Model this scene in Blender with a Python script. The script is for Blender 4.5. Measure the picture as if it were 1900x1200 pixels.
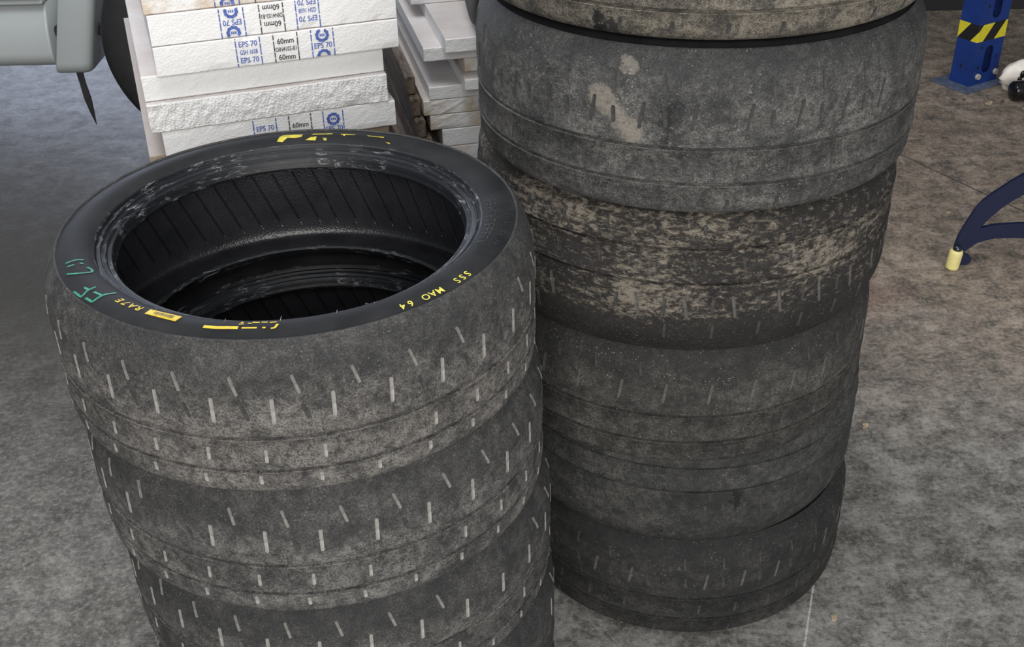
import bpy, bmesh, math, random
from mathutils import Matrix, Vector, noise as mnoise

for o in list(bpy.data.objects):
    bpy.data.objects.remove(o)
scn = bpy.context.scene
COL = scn.collection
PI = math.pi
rad = math.radians

# ------------------------------------------------------------------ camera
F_PX, PITCH, ROLL, CAM_H = 2150.12, rad(32.0389), rad(-1.2653), 1.7591
cam_d = bpy.data.cameras.new('camera')
cam = bpy.data.objects.new('camera', cam_d)
COL.objects.link(cam)
cam_d.sensor_fit = 'HORIZONTAL'
cam_d.sensor_width = 36.0
cam_d.lens = F_PX / 1900 * 36.0
cam_d.clip_start = 0.05
r0 = Vector((1, 0, 0))
u0 = Vector((0, math.sin(PITCH), math.cos(PITCH)))
bk = Vector((0, -math.cos(PITCH), math.sin(PITCH)))
cr, sr = math.cos(ROLL), math.sin(ROLL)
rx = r0 * cr + u0 * sr
ux = u0 * cr - r0 * sr
m = Matrix.Identity(4)
for i in range(3):
    m[i][0] = rx[i]; m[i][1] = ux[i]; m[i][2] = bk[i]
m[2][3] = CAM_H
cam.matrix_world = m
scn.camera = cam

# ------------------------------------------------------------------ world and light
w = bpy.data.worlds.new('world')
scn.world = w
w.use_nodes = True
bg = w.node_tree.nodes['Background']
bg.inputs['Color'].default_value = (0.90, 0.94, 1.0, 1)
bg.inputs['Strength'].default_value = 0.27


def area_light(name, loc, target, sx, sy, power, color):
    d = bpy.data.lights.new(name, 'AREA')
    d.shape = 'RECTANGLE'
    d.size, d.size_y = sx, sy
    d.energy = power
    d.color = color
    o = bpy.data.objects.new(name, d)
    COL.objects.link(o)
    o.location = loc
    o.rotation_euler = (Vector(target) - Vector(loc)).to_track_quat('-Z', 'Y').to_euler()
    return o


# open workshop door behind the photographer, and the daylight beyond the parked vehicle
area_light('door_daylight', (0.6, -3.6, 2.6), (0.2, 2.0, 0.6), 5.0, 3.6, 400, (1.0, 0.97, 0.93))
area_light('roof_light', (-0.6, 1.6, 4.6), (-0.2, 2.0, 0.0), 3.0, 2.0, 130, (0.95, 0.97, 1.0))
area_light('rear_daylight', (-3.4, 9.5, 2.2), (-1.9, 4.5, 0.0), 3.2, 2.6, 190, (0.72, 0.80, 1.0))

scn.view_settings.view_transform = 'Standard'
scn.view_settings.look = 'None'
scn.view_settings.gamma = 1.0
scn.view_settings.use_curve_mapping = False
scn.view_settings.exposure = 0.0


# ------------------------------------------------------------------ node helpers
class NT:
    def __init__(self, name):
        self.mat = bpy.data.materials.new(name)
        self.mat.use_nodes = True
        self.t = self.mat.node_tree
        self.t.nodes.clear()
        self.out = self.t.nodes.new('ShaderNodeOutputMaterial')
        self.b = self.t.nodes.new('ShaderNodeBsdfPrincipled')
        self.t.links.new(self.b.outputs[0], self.out.inputs[0])
        self.tc = None

    def n(self, kind, **kw):
        nd = self.t.nodes.new(kind)
        for k, v in kw.items():
            setattr(nd, k, v)
        return nd

    def link(self, a, b):
        self.t.links.new(a, b)

    def put(self, sock, v):
        if isinstance(v, bpy.types.NodeSocket):
            self.link(v, sock)
        elif isinstance(v, (tuple, list)) and len(v) == 3 and len(sock.default_value) == 4:
            sock.default_value = (*v, 1)
        else:
            sock.default_value = v

    def coord(self, which='Object', scale=(1, 1, 1), loc=(0, 0, 0), rot=(0, 0, 0)):
        if self.tc is None:
            self.tc = self.n('ShaderNodeTexCoord')
        mp = self.n('ShaderNodeMapping')
        self.link(self.tc.outputs[which], mp.inputs[0])
        mp.inputs['Scale'].default_value = scale
        mp.inputs['Location'].default_value = loc
        mp.inputs['Rotation'].default_value = rot
        return mp.outputs[0]

    def noise(self, vec, scale, detail=6, rough=0.6, dist=0.0):
        nd = self.n('ShaderNodeTexNoise')
        self.link(vec, nd.inputs['Vector'])
        nd.inputs['Scale'].default_value = scale
        nd.inputs['Detail'].default_value = detail
        nd.inputs['Roughness'].default_value = rough
        nd.inputs['Distortion'].default_value = dist
        return nd.outputs['Fac']

    def voro(self, vec, scale, feature='F1', rnd=1.0):
        nd = self.n('ShaderNodeTexVoronoi')
        nd.feature = feature
        self.link(vec, nd.inputs['Vector'])
        nd.inputs['Scale'].default_value = scale
        nd.inputs['Randomness'].default_value = rnd
        return nd.outputs['Distance']

    def ramp(self, v, lo, hi, a=0.0, b=1.0):
        nd = self.n('ShaderNodeMapRange')
        nd.clamp = True
        self.put(nd.inputs['Value'], v)
        nd.inputs['From Min'].default_value = lo
        nd.inputs['From Max'].default_value = hi
        nd.inputs['To Min'].default_value = a
        nd.inputs['To Max'].default_value = b
        return nd.outputs[0]

    def math(self, op, a, b=0.0, c=0.0):
        nd = self.n('ShaderNodeMath')
        nd.operation = op
        self.put(nd.inputs[0], a)
        self.put(nd.inputs[1], b)
        self.put(nd.inputs[2], c)
        return nd.outputs[0]

    def mix(self, f, a, b):
        nd = self.n('ShaderNodeMix')
        nd.data_type = 'RGBA'
        self.put(nd.inputs['Factor'], f)
        self.put(nd.inputs[6], a)
        self.put(nd.inputs[7], b)
        return nd.outputs[2]

    def sep(self, v):
        nd = self.n('ShaderNodeSeparateXYZ')
        self.link(v, nd.inputs[0])
        return nd.outputs

    def bump(self, h, strength=0.5, dist=0.001, prev=None):
        nd = self.n('ShaderNodeBump')
        nd.inputs['Strength'].default_value = strength
        nd.inputs['Distance'].default_value = dist
        self.link(h, nd.inputs['Height'])
        if prev is not None:
            self.link(prev, nd.inputs['Normal'])
        return nd.outputs[0]

    def fin(self, color, rough, normal=None, metal=0.0, spec=None):
        self.put(self.b.inputs['Base Color'], color)
        self.put(self.b.inputs['Roughness'], rough)
        self.put(self.b.inputs['Metallic'], metal)
        if spec is not None:
            self.put(self.b.inputs['Specular IOR Level'], spec)
        if normal is not None:
            self.link(normal, self.b.inputs['Normal'])
        return self.mat


def plain(name, color, rough=0.5, metal=0.0, var=0.12, scale=30, bump=0.0):
    k = NT(name)
    v = k.coord()
    f = k.noise(v, scale, 5)
    c2 = tuple(min(1, c * (1 + var * 2)) for c in color)
    c1 = tuple(c * (1 - var) for c in color)
    col = k.mix(k.ramp(f, .3, .7), c1, c2)
    nm = k.bump(k.noise(v, scale * 6, 4), bump, .001) if bump else None
    return k.fin(col, rough, nm, metal)


# ------------------------------------------------------------------ materials
def tread_mat(name, dust=(.15, .14, .125), base=(.019, .020, .022), amt=0.5, patch=0.0,
              patch_col=(.33, .29, .235), speck=0.5, seed=0.0, clean_shade_from=.15, black=0.4, low=1.0, stains=(), flip=False, R=.3525):
    k = NT(name)
    uv = k.coord('UV', loc=(seed * 3.1, 0, seed))
    uvs = k.coord('UV', scale=(1, 1.9, 1), loc=(seed * 1.7, seed, 0))
    raw = k.sep(k.coord('UV'))
    v = raw[1]
    big = k.noise(uv, 6, 9, .68, .4)
    blot = k.noise(k.coord('UV', loc=(seed * 5.3, seed * 2, 0)), 22, 9, .72, .3)
    fine = k.noise(uv, 95, 8, .75)
    grain = k.noise(uv, 380, 4, .75)
    # shoulder away from the grooves stayed cleaner; overhang shade is painted in too
    edge = k.math('ADD', v, k.math('MULTIPLY', k.math('SUBTRACT', big, .5), .22))
    crown = k.ramp(edge, clean_shade_from - .02, clean_shade_from + .035, low, .32)
    d = k.math('MULTIPLY', k.ramp(big, .34, .60, .30, 1.0), crown)
    d = k.math('MULTIPLY', d, k.ramp(blot, .38, .62, .34, 1.25))
    d = k.math('MULTIPLY', d, k.ramp(fine, .38, .62, .30, 1.55))
    d = k.math('MULTIPLY', d, k.ramp(grain, .36, .66, .45, 1.55))
    d = k.math('ADD', k.math('MULTIPLY', d, amt), k.ramp(grain, .42, .75, 0, .10))
    col = k.mix(d, base, dust)
    if patch > 0:
        pn = k.noise(uvs, 60, 9, .80, .3)
        pb = k.noise(uv, 6, 4, .6)
        pm = k.math('ADD', pn, k.math('MULTIPLY', k.math('SUBTRACT', pb, .5), .5))
        pm = k.math('ADD', pm, k.ramp(v, .235, .290, .035, -.25))
        pf = k.ramp(pm, .60 - .06 * patch, .70 - .06 * patch, 0, .80)
        col = k.mix(pf, col, k.mix(k.ramp(grain, .3, .7), tuple(c * .45 for c in patch_col), patch_col))
    # rubber smears
    sm = k.noise(k.coord('UV', scale=(3.0, .8, 1), loc=(seed * 2, 3 + seed, 0)), 9, 5, .6)
    col = k.mix(k.ramp(sm, .63, .74, 0, black), col, (.016, .016, .018))
    # light grit pressed into the rubber
    sp = k.voro(uv, 170)
    spn = k.noise(uv, 23, 4, .7)
    sf = k.math('MULTIPLY', k.ramp(sp, .13, .20, 1, 0), k.ramp(spn, .47, .62))
    col = k.mix(k.math('MULTIPLY', sf, speck * .6), col, (.40, .39, .37))
    if stains:
        ob = k.sep(k.coord('Object'))
        au = k.math('MULTIPLY', k.math('ARCTAN2', ob[0], ob[1] if flip else k.math('MULTIPLY', ob[1], -1.0)), R)
        wob = k.math('ADD', k.math('MULTIPLY', k.math('SUBTRACT', blot, .5), .07), k.math('MULTIPLY', k.math('SUBTRACT', fine, .5), .05))
        for (a0, z0, a1, z1, hw, cc, op) in stains:
            x0, x1 = a0 * R, a1 * R
            L = math.hypot(x1 - x0, z1 - z0)
            tx, tz = (x1 - x0) / L, (z1 - z0) / L
            dx = k.math('SUBTRACT', au, x0)
            dz = k.math('SUBTRACT', ob[2], z0)
            al = k.math('ADD', k.math('MULTIPLY', dx, tx), k.math('MULTIPLY', dz, tz))
            ac = k.math('ADD', k.math('MULTIPLY', dx, -tz), k.math('MULTIPLY', dz, tx))
            ov = k.math('MAXIMUM', k.math('MAXIMUM', k.math('MULTIPLY', al, -1.0), k.math('SUBTRACT', al, L)), 0.0)
            dd = k.math('SQRT', k.math('ADD', k.math('MULTIPLY', ac, ac), k.math('MULTIPLY', ov, ov)))
            sf2 = k.math('MULTIPLY', k.ramp(k.math('ADD', dd, wob), hw * .75, hw * 1.1, 1, 0), k.ramp(fine, .30, .52, .25, 1))
            col = k.mix(k.math('MULTIPLY', sf2, op), col, cc)
    nm = k.bump(blot, .45, .006)
    nm = k.bump(fine, .75, .0024, nm)
    nm = k.bump(grain, .6, .0008, nm)
    if patch > 0:
        nm = k.bump(pf, .6, .0014, nm)
    return k.fin(col, k.ramp(d, 0, .5, .58, .92), nm, spec=.28)


def sidewall_mat():
    k = NT('sidewall_rubber')
    v = k.coord()
    n1 = k.noise(v, 14, 7, .65)
    n2 = k.noise(v, 160, 5, .7)
    col = k.mix(k.ramp(n1, .35, .7), (.012, .0125, .0135), (.028, .028, .029))
    sp = k.math('MULTIPLY', k.ramp(k.voro(v, 120), .05, .10, 1, 0), k.ramp(k.noise(v, 20), .58, .68))
    col = k.mix(k.math('MULTIPLY', sp, .6), col, (.3, .3, .29))
    nm = k.bump(n2, .25, .0007)
    return k.fin(col, k.ramp(n1, .3, .7, .52, .66), nm, spec=.12)


def bead_mat():
    k = NT('bead_rubber_scuffed')
    uvs = k.coord('UV', scale=(1, 6, 1))
    n1 = k.noise(uvs, 22, 9, .75, 1.2)
    n2 = k.noise(k.coord('UV'), 8, 4)
    f = k.math('MULTIPLY', k.ramp(n1, .54, .63), k.ramp(n2, .43, .56))
    col = k.mix(f, (.009, .010, .012), (.24, .24, .25))
    nm = k.bump(n1, .4, .001)
    return k.fin(col, k.ramp(f, 0, 1, .42, .8), nm, spec=.28)


def liner_mat():
    k = NT('inner_liner_rubber')
    uv = k.coord('UV')
    s = k.sep(uv)
    # slanted vent lines moulded into the liner
    a = k.math('ADD', s[0], k.math('MULTIPLY', s[1], .42))
    fr = k.math('FRACT', k.math('DIVIDE', a, .0345))
    ln = k.ramp(k.math('ABSOLUTE', k.math('SUBTRACT', fr, .5)), .025, .06, 1, 0)
    vm = k.math('MULTIPLY', k.ramp(s[1], .228, .238), k.ramp(s[1], .318, .328, 1, 0))
    ln = k.math('MULTIPLY', ln, vm)
    cell = k.voro(uv, 330)
    n1 = k.noise(uv, 16, 5)
    col = k.mix(k.ramp(n1, .3, .7), (.013, .014, .018), (.030, .031, .036))
    col = k.mix(k.math('MULTIPLY', ln, .5), col, (.006, .006, .007))
    nm = k.bump(cell, .45, .0010)
    nm = k.bump(k.math('SUBTRACT', 1.0, ln), 1.0, .0022, nm)
    return k.fin(col, .33, nm, spec=.75)


def foam_mat(name, dirt=0.15, dirt_col=(.46, .33, .20), seed=0.0, base=(.79, .79, .785), crumb=False):
    k = NT(name)
    v = k.coord('Object', loc=(seed * 1.3, seed * .7, seed))
    cell = k.voro(v, 230)
    big = k.noise(v, 6, 7, .65)
    mid = k.noise(v, 34, 7, .7)
    f = k.math('ADD', big, k.math('MULTIPLY', k.math('SUBTRACT', mid, .5), .55))
    f = k.ramp(f, .78 - dirt * .62, .98 - dirt * .55, 0, min(1, .25 + dirt))
    col = k.mix(f, base, dirt_col)
    col = k.mix(k.ramp(mid, .70, .78, 0, dirt * .8), col, tuple(c * .3 for c in dirt_col))
    geo = k.n('ShaderNodeNewGeometry')
    upz = k.sep(geo.outputs['Normal'])[2]
    settled = k.math('MULTIPLY', k.ramp(upz, .6, .9), k.ramp(big, .3, .6, .5, .9))
    col = k.mix(settled, col, (.52, .46, .43))
    nm = k.bump(cell, .40 if not crumb else .6, .0016 if not crumb else .0032)
    nm = k.bump(mid, .18 if not crumb else .5, .002 if not crumb else .004, nm)
    return k.fin(col, .6, nm, spec=.35)


def floor_mat():
    k = NT('concrete_floor')
    v = k.coord()
    s = k.sep(v)
    big = k.noise(v, .9, 6, .6, .4)
    mid = k.noise(v, 4.5, 9, .72, .25)
    blot = k.noise(v, 13, 10, .80, .12)
    fine = k.noise(v, 80, 8, .80, .0)
    gr = k.noise(v, 330, 4, .75)
    strk = k.noise(k.coord('Object', scale=(1, 5, 1), rot=(0, 0, .62)), 24, 8, .74, .15)
    grey = k.mix(k.ramp(mid, .34, .66), (.165, .161, .149), (.365, .358, .338))
    brown = k.mix(k.ramp(mid, .34, .66), (.200, .148, .106), (.425, .335, .255))
    # rust-brown dirt covers the floor around the rack and the far bay
    t = k.math('ADD', k.ramp(s[1], 1.9, 3.4), k.math('MULTIPLY', k.math('SUBTRACT', big, .5), 1.0))
    t = k.math('MULTIPLY', t, k.ramp(s[0], -.9, .5))
    col = k.mix(k.ramp(t, .10, .7), grey, brown)
    # oily ground; the vehicle's shade is painted into the same dark patch
    oil_shade = k.math('MULTIPLY', k.ramp(s[0], -.35, -1.0), k.ramp(k.math('ADD', s[1], k.math('MULTIPLY', k.math('ADD', big, mid), .7)), 2.6, 3.9))
    col = k.mix(k.math('MULTIPLY', oil_shade, .94), col, (.022, .023, .028))
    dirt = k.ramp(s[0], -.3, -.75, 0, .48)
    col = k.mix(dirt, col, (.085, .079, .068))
    col = k.mix(k.ramp(blot, .56, .38, 0, .88), col, (.060, .055, .048))
    col = k.mix(k.ramp(strk, .46, .32, 0, .6), col, (.06, .055, .048))
    col = k.mix(k.math('MULTIPLY', k.ramp(fine, .50, .66, 0, .62), k.ramp(oil_shade, 0, .8, 1, .07)), col, (.43, .42, .39))
    col = k.mix(k.ramp(fine, .48, .34, 0, .80), col, (.045, .041, .037))
    col = k.mix(k.math('MULTIPLY', k.ramp(blot, .54, .70, 0, .5), k.ramp(oil_shade, 0, .8, 1, .05)), col, (.44, .43, .40))
    col = k.mix(k.ramp(gr, .40, .30, 0, .5), col, (.05, .046, .042))

    def seg(x0, y0, x1, y1, half, wob=.02):
        dx, dy = x1 - x0, y1 - y0
        L = math.hypot(dx, dy)
        tx, ty = dx / L, dy / L
        ax = k.math('SUBTRACT', s[0], x0)
        ay = k.math('SUBTRACT', s[1], y0)
        al = k.math('ADD', k.math('MULTIPLY', ax, tx), k.math('MULTIPLY', ay, ty))
        ac = k.math('ADD', k.math('MULTIPLY', ax, -ty), k.math('MULTIPLY', ay, tx))
        ac = k.math('ADD', ac, k.math('MULTIPLY', k.math('SUBTRACT', mid, .5), wob))
        on = k.math('MULTIPLY', k.math('GREATER_THAN', al, 0.0), k.math('LESS_THAN', al, L))
        return k.math('MULTIPLY', on, k.ramp(k.math('ABSOLUTE', ac), half * .5, half, 1, 0))
    jo = seg(1.21, 4.33, 2.6, 1.85, .006)
    col = k.mix(k.math('MULTIPLY', jo, .75), col, (.05, .04, .035))
    sc = seg(.53, 1.50, .627, 1.782, .0026, .006)
    col = k.mix(k.math('MULTIPLY', sc, k.ramp(fine, .3, .55)), col, (.62, .61, .58))
    for q in ((.03, 1.83, .26, 1.50), (.08, 1.80, .20, 1.60), (.80, 1.50, .97, 1.85), (1.1, 2.6, 1.4, 2.45), (-.95, 1.7, -.7, 1.9)):
        col = k.mix(k.math('MULTIPLY', seg(*q, .0016, .004), k.ramp(strk, .45, .6, 0, .5)), col, (.5, .49, .46))
    # faint red paint stain
    px = k.math('SUBTRACT', s[0], 1.02)
    py = k.math('SUBTRACT', s[1], 2.92)
    rr = k.math('SQRT', k.math('ADD', k.math('MULTIPLY', px, px), k.math('MULTIPLY', py, py)))
    rs = k.ramp(k.math('ADD', rr, k.math('MULTIPLY', mid, .25)), .16, .30, .22, 0)
    col = k.mix(rs, col, (.26, .10, .085))
    ro = k.math('ADD', k.ramp(blot, .35, .65, .45, .75), k.math('MULTIPLY', oil_shade, -.17))
    nm = k.bump(blot, .5, .012)
    nm = k.bump(fine, .45, .003, nm)
    return k.fin(col, ro, nm, spec=.45)


M = {}
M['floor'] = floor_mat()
M['sidewall'] = sidewall_mat()
M['bead'] = bead_mat()
M['liner'] = liner_mat()
M['slot_dust'] = plain('dust_filled_slot', (.205, .200, .188), .9, var=.35, scale=70)
M['slot_pale'] = plain('thinly_filled_slot', (.125, .122, .114), .9, var=.35, scale=70)
M['slot_dark'] = plain('worn_slot', (.026, .026, .025), .8, var=.5, scale=70)
M['slot_mid'] = plain('half_filled_slot', (.060, .058, .054), .85, var=.4, scale=70)
M['yellow'] = plain('yellow_paint', (.66, .47, .03), .5, var=.15, scale=200)
M['paint_worn'] = plain('worn_yellow_paint', (.42, .36, .035), .6, var=.3, scale=120)
M['lime'] = plain('yellow_marker', (.55, .50, .08), .5, var=.25, scale=200)
M['green'] = plain('green_marker', (.025, .20, .13), .5, var=.3, scale=200)
M['ink_black'] = plain('black_ink', (.030, .030, .036), .6, var=.5, scale=250)
M['ink_blue'] = plain('blue_ink', (.060, .100, .32), .6, var=.5, scale=250)
M['blue_steel'] = plain('blue_steel_paint', (.006, .031, .175), .48, var=.12, scale=18, bump=.15)
M['navy_steel'] = plain('navy_steel_paint', (.003, .007, .034), .5, var=.1, scale=18)
M['tape_yellow'] = plain('tape_yellow', (.68, .60, .03), .45, var=.06)
M['tape_black'] = plain('tape_black', (.012, .012, .014), .45)
M['roller'] = plain('yellow_plastic_roller', (.66, .59, .24), .5, var=.08)
M['bolt'] = plain('dark_bolt_steel', (.05, .055, .07), .25, metal=.8)
M['black_gloss'] = plain('black_gloss_plastic', (.006, .006, .007), .12)
M['black_rubber'] = plain('black_rubber', (.012, .012, .014), .6, var=.2)
M['brown_rubber'] = plain('brown_dusty_rubber', (.030, .024, .020), .7, var=.3)
M['car_paint'] = plain('light_grey_paint', (.40, .43, .43), .35, var=.02, scale=3)
M['car_trim'] = plain('grey_trim', (.30, .32, .31), .45, var=.04, scale=5)
M['white_bag'] = plain('white_plastic_bag', (.72, .68, .62), .4, var=.12, scale=14, bump=.4)
M['leaf'] = plain('dry_leaf', (.36, .29, .19), .8, var=.4, scale=60)
M['leaf_dark'] = plain('dark_debris', (.09, .065, .045), .8, var=.4, scale=60)
M['wall'] = plain('dark_wall_paint', (.012, .013, .015), .7, var=.3, scale=2, bump=.2)
M['white_label'] = plain('white_chalk', (.55, .58, .62), .8, var=.3, scale=150)
M['grout'] = plain('pale_mortar', (.34, .32, .29), .9, var=.25, scale=50, bump=.4)

# ------------------------------------------------------------------ mesh helpers


def link_mesh(name, me, mat, parent=None):
    o = bpy.data.objects.new(name, me)
    COL.objects.link(o)
    if mat is not None and len(me.materials) == 0:
        me.materials.append(mat)
    if parent is not None:
        o.parent = parent
    return o


def obj(name, bm, mat, parent=None, smooth=False):
    me = bpy.data.meshes.new(name)
    if smooth:
        for f in bm.faces:
            f.smooth = True
    bm.to_mesh(me)
    bm.free()
    return link_mesh(name, me, mat, parent)


def pydata(name, vs, fs, mat, parent=None, smooth=False):
    me = bpy.data.meshes.new(name)
    me.from_pydata(vs, [], fs)
    me.update()
    if smooth:
        me.polygons.foreach_set('use_smooth', [True] * len(me.polygons))
    return link_mesh(name, me, mat, parent)


def empty(name, loc=(0, 0, 0), rot=(0, 0, 0)):
    o = bpy.data.objects.new(name, None)
    COL.objects.link(o)
    o.location = loc
    o.rotation_euler = rot
    o.empty_display_size = .05
    return o


def tag(o, label, cat, group=None):
    o['label'] = label
    o['category'] = cat
    if group:
        o['group'] = group
    return o


def box_bm(x0, x1, y0, y1, z0, z1, bev=0.0, bm=None, seg=2):
    new = bmesh.new()
    vs = [new.verts.new((x, y, z)) for x in (x0, x1) for y in (y0, y1) for z in (z0, z1)]
    for f in ((0, 1, 3, 2), (4, 6, 7, 5), (0, 4, 5, 1), (2, 3, 7, 6), (0, 2, 6, 4), (1, 5, 7, 3)):
        new.faces.new([vs[i] for i in f])
    if bev:
        bmesh.ops.bevel(new, geom=list(new.edges), offset=bev, segments=seg, affect='EDGES')
    bmesh.ops.recalc_face_normals(new, faces=list(new.faces))
    if bm is None:
        return new
    me = bpy.data.meshes.new('tmp')
    new.to_mesh(me)
    new.free()
    bm.from_mesh(me)
    bpy.data.meshes.remove(me)
    return bm


def catmull(pts, n=4):
    out = []
    for i in range(len(pts) - 1):
        p0 = pts[max(i - 1, 0)]; p1 = pts[i]; p2 = pts[i + 1]; p3 = pts[min(i + 2, len(pts) - 1)]
        for j in range(n):
            t = j / n
            out.append(tuple(.5 * ((2 * b) + (-a + c) * t + (2 * a - 5 * b + 4 * c - d) * t * t + (-a + 3 * b - 3 * c + d) * t ** 3)
                             for a, b, c, d in zip(p0, p1, p2, p3)))
    out.append(tuple(pts[-1]))
    return out


def lathe(name, prof, mat, parent, seg=192, seam=PI / 2, v0=0.0, jitter=None):
    """revolve (r, z) about z; UV u = metres round, v = metres along the profile"""
    vs, fs, uvs = [], [], []
    n = len(prof)
    acc = [v0]
    for i in range(1, n):
        acc.append(acc[-1] + math.hypot(prof[i][0] - prof[i - 1][0], prof[i][1] - prof[i - 1][1]))
    for s in range(seg):
        a = seam + 2 * PI * s / seg
        ca, sa = math.cos(a), math.sin(a)
        for i, (r, z) in enumerate(prof):
            dr, dz = jitter(a, r, z) if jitter else (0, 0)
            vs.append(((r + dr) * ca, (r + dr) * sa, z + dz))
    for s in range(seg):
        t = (s + 1) % seg
        for i in range(n - 1):
            fs.append((s * n + i, t * n + i, t * n + i + 1, s * n + i + 1))
            ua, ub = 2 * PI * s / seg * .34, 2 * PI * (s + 1) / seg * .34
            uvs += [(ua, acc[i]), (ub, acc[i]), (ub, acc[i + 1]), (ua, acc[i + 1])]
    me = bpy.data.meshes.new(name)
    me.from_pydata(vs, [], fs)
    ul = me.uv_layers.new(name='UVMap')
    flat = [c for q in uvs for c in q]
    ul.data.foreach_set('uv', flat)
    me.polygons.foreach_set('use_smooth', [True] * len(me.polygons))
    me.update()
    return link_mesh(name, me, mat, parent)


def interp(prof, z):
    """radius of the outer profile at height z"""
    best = None
    for (ra, za), (rb, zb) in zip(prof, prof[1:]):
        if min(za, zb) <= z <= max(za, zb) and za != zb:
            r = ra + (rb - ra) * (z - za) / (zb - za)
            best = r if best is None else max(best, r)
    return best


def slot_mesh(name, w, L, mat):
    """shallow capsule with a raised lip and a hollow centre; x tangent, y out, z along the axle"""
    def loop(hw, hl, y):
        p = []
        for k in range(8):
            a = PI * k / 3 if False else 0
        for c, s in ((1, 0), (.7, .7), (-.7, .7), (-1, 0)):
            p.append((c * hw, y, (hl - hw) + s * hw))
        for c, s in ((-1, 0), (-.7, -.7), (.7, -.7), (1, 0)):
            p.append((c * hw, y, -(hl - hw) + s * hw))
        return p
    hw, hl = w / 2, L / 2
    vs = loop(hw, hl, -.0008) + loop(hw * .86, hl * .97, .0006) + loop(hw * .36, hl * .86, .0002)
    fs = []
    for r in range(2):
        for i in range(8):
            j = (i + 1) % 8
            fs.append((r * 8 + i, r * 8 + j, (r + 1) * 8 + j, (r + 1) * 8 + i))
    fs.append(tuple(16 + i for i in range(8)))
    me = bpy.data.meshes.new(name)
    me.from_pydata(vs, [], fs)
    me.materials.append(mat)
    bm = bmesh.new(); bm.from_mesh(me)
    bmesh.ops.recalc_face_normals(bm, faces=list(bm.faces))
    bm.to_mesh(me); bm.free()
    return me


SLOTS = {}


def slot(w, L, mk):
    key = (w, L, mk)
    if key not in SLOTS:
        SLOTS[key] = slot_mesh('tread_slot', w, L, M[mk])
    return SLOTS[key]


def tire_profiles(R, h, rb, g, over=False):
    """outer tread profile, sidewalls, beads, liner; grooves g (heights)"""
    tr = [(R - .034, .0015), (R - .022, .004), (R - .012, .009), (R - .0055, .0165), (R - .0022, .026 if g[1] > .03 else .021)]
    if over:                             # sharp lower shoulder hanging over the tyre below
        tr = [(R - .034, .0004), (R - .026, -.0022), (R - .017, -.0070), (R - .0105, -.0098), (R - .0060, -.0094), (R - .0028, -.0062), (R - .0012, -.0010), (R - .0006, .008), (R - .0002, .018)]
    for gz in sorted(g):
        tr += [(R - .0008, gz - .0042), (R + .0002, gz - .0036), (R + .0010, gz - .0031), (R + .0007, gz - .0024), (R - .0006, gz - .0021), (R - .0110, gz - .0019), (R - .0110, gz + .0021), (R - .0014, gz + .0023), (R - .0003, gz + .0027), (R, gz + .0036), (R, gz + .0060)]
    zt = max(g) + .02
    while zt < h - .075:
        tr.append((R + .0004, zt)); zt += .018
    tr += [(R, h - .062), (R - .0016, h - .050), (R - .0045, h - .038), (R - .0085, h - .028), (R - .0135, h - .0185), (R - .0185, h - .0105),
           (R - .0212, h - .0066), (R - .0222, h - .0040), (R - .0240, h - .0040), (R - .0252, h - .0058)]
    # drop anything that would step backwards
    out = [tr[0]]
    for p in tr[1:]:
        if p[1] > out[-1][1] - .006:
            out.append(p)
    tr = out
    rs = rb + .0235                       # where the flange groove starts
    up = [(R - .0252, h - .0058), (R - .030, h - .0052), (R - .040, h - .0030), (R - .052, h - .0024), (rs + .010, h - .0050), (rs + .003, h - .0085)]
    ring = [(rs + .003, h - .0085), (rs + .0006, h - .0098), (rs, h - .0110), (rs - .0004, h - .0148), (rs - .0012, h - .0152), (rs - .0050, h - .0140), (rs - .0060, h - .0144),
            (rs - .0066, h - .0176), (rs - .0074, h - .0182), (rs - .0120, h - .0186), (rs - .0128, h - .0192), (rs - .0136, h - .0226), (rs - .0146, h - .0230),
            (rs - .0188, h - .0226), (rs - .0198, h - .0232), (rb + .0040, h - .0310), (rb + .0010, h - .0355), (rb, h - .0375),
            (rb + .0010, h - .0405), (rb + .007, h - .0425)]
    hb = h
    dn = [(R - .034, .0004 if over else .0015), (R - .048, .0008), (rs + .008, .004), (rs + .003, .00627)]
    ring_d = [(r, (hb - z) * .62 + .001) for r, z in ring]
    t = .012
    lin = [(rb + .007, h - .0425), (rb + .016, h - .0345), (rb + .032, h - .0240), (R - .058, h - .0165), (R - .040, h - .0175), (R - .028, h - .0260),
           (R - .0205, h - .044), (R - t - .006, h - .066), (R - t - .0065, h * .5), (R - t - .006, .066), (R - .0180, .040), (R - .0200, .022), (R - .026, .0125), (R - .040, .0095),
           (R - .058, .0090), (rb + .032, .0115), (rb + .016, .0180), (rb + .007, .02735)]
    return tr, up, ring, dn, ring_d, catmull(lin, 4)


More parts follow.
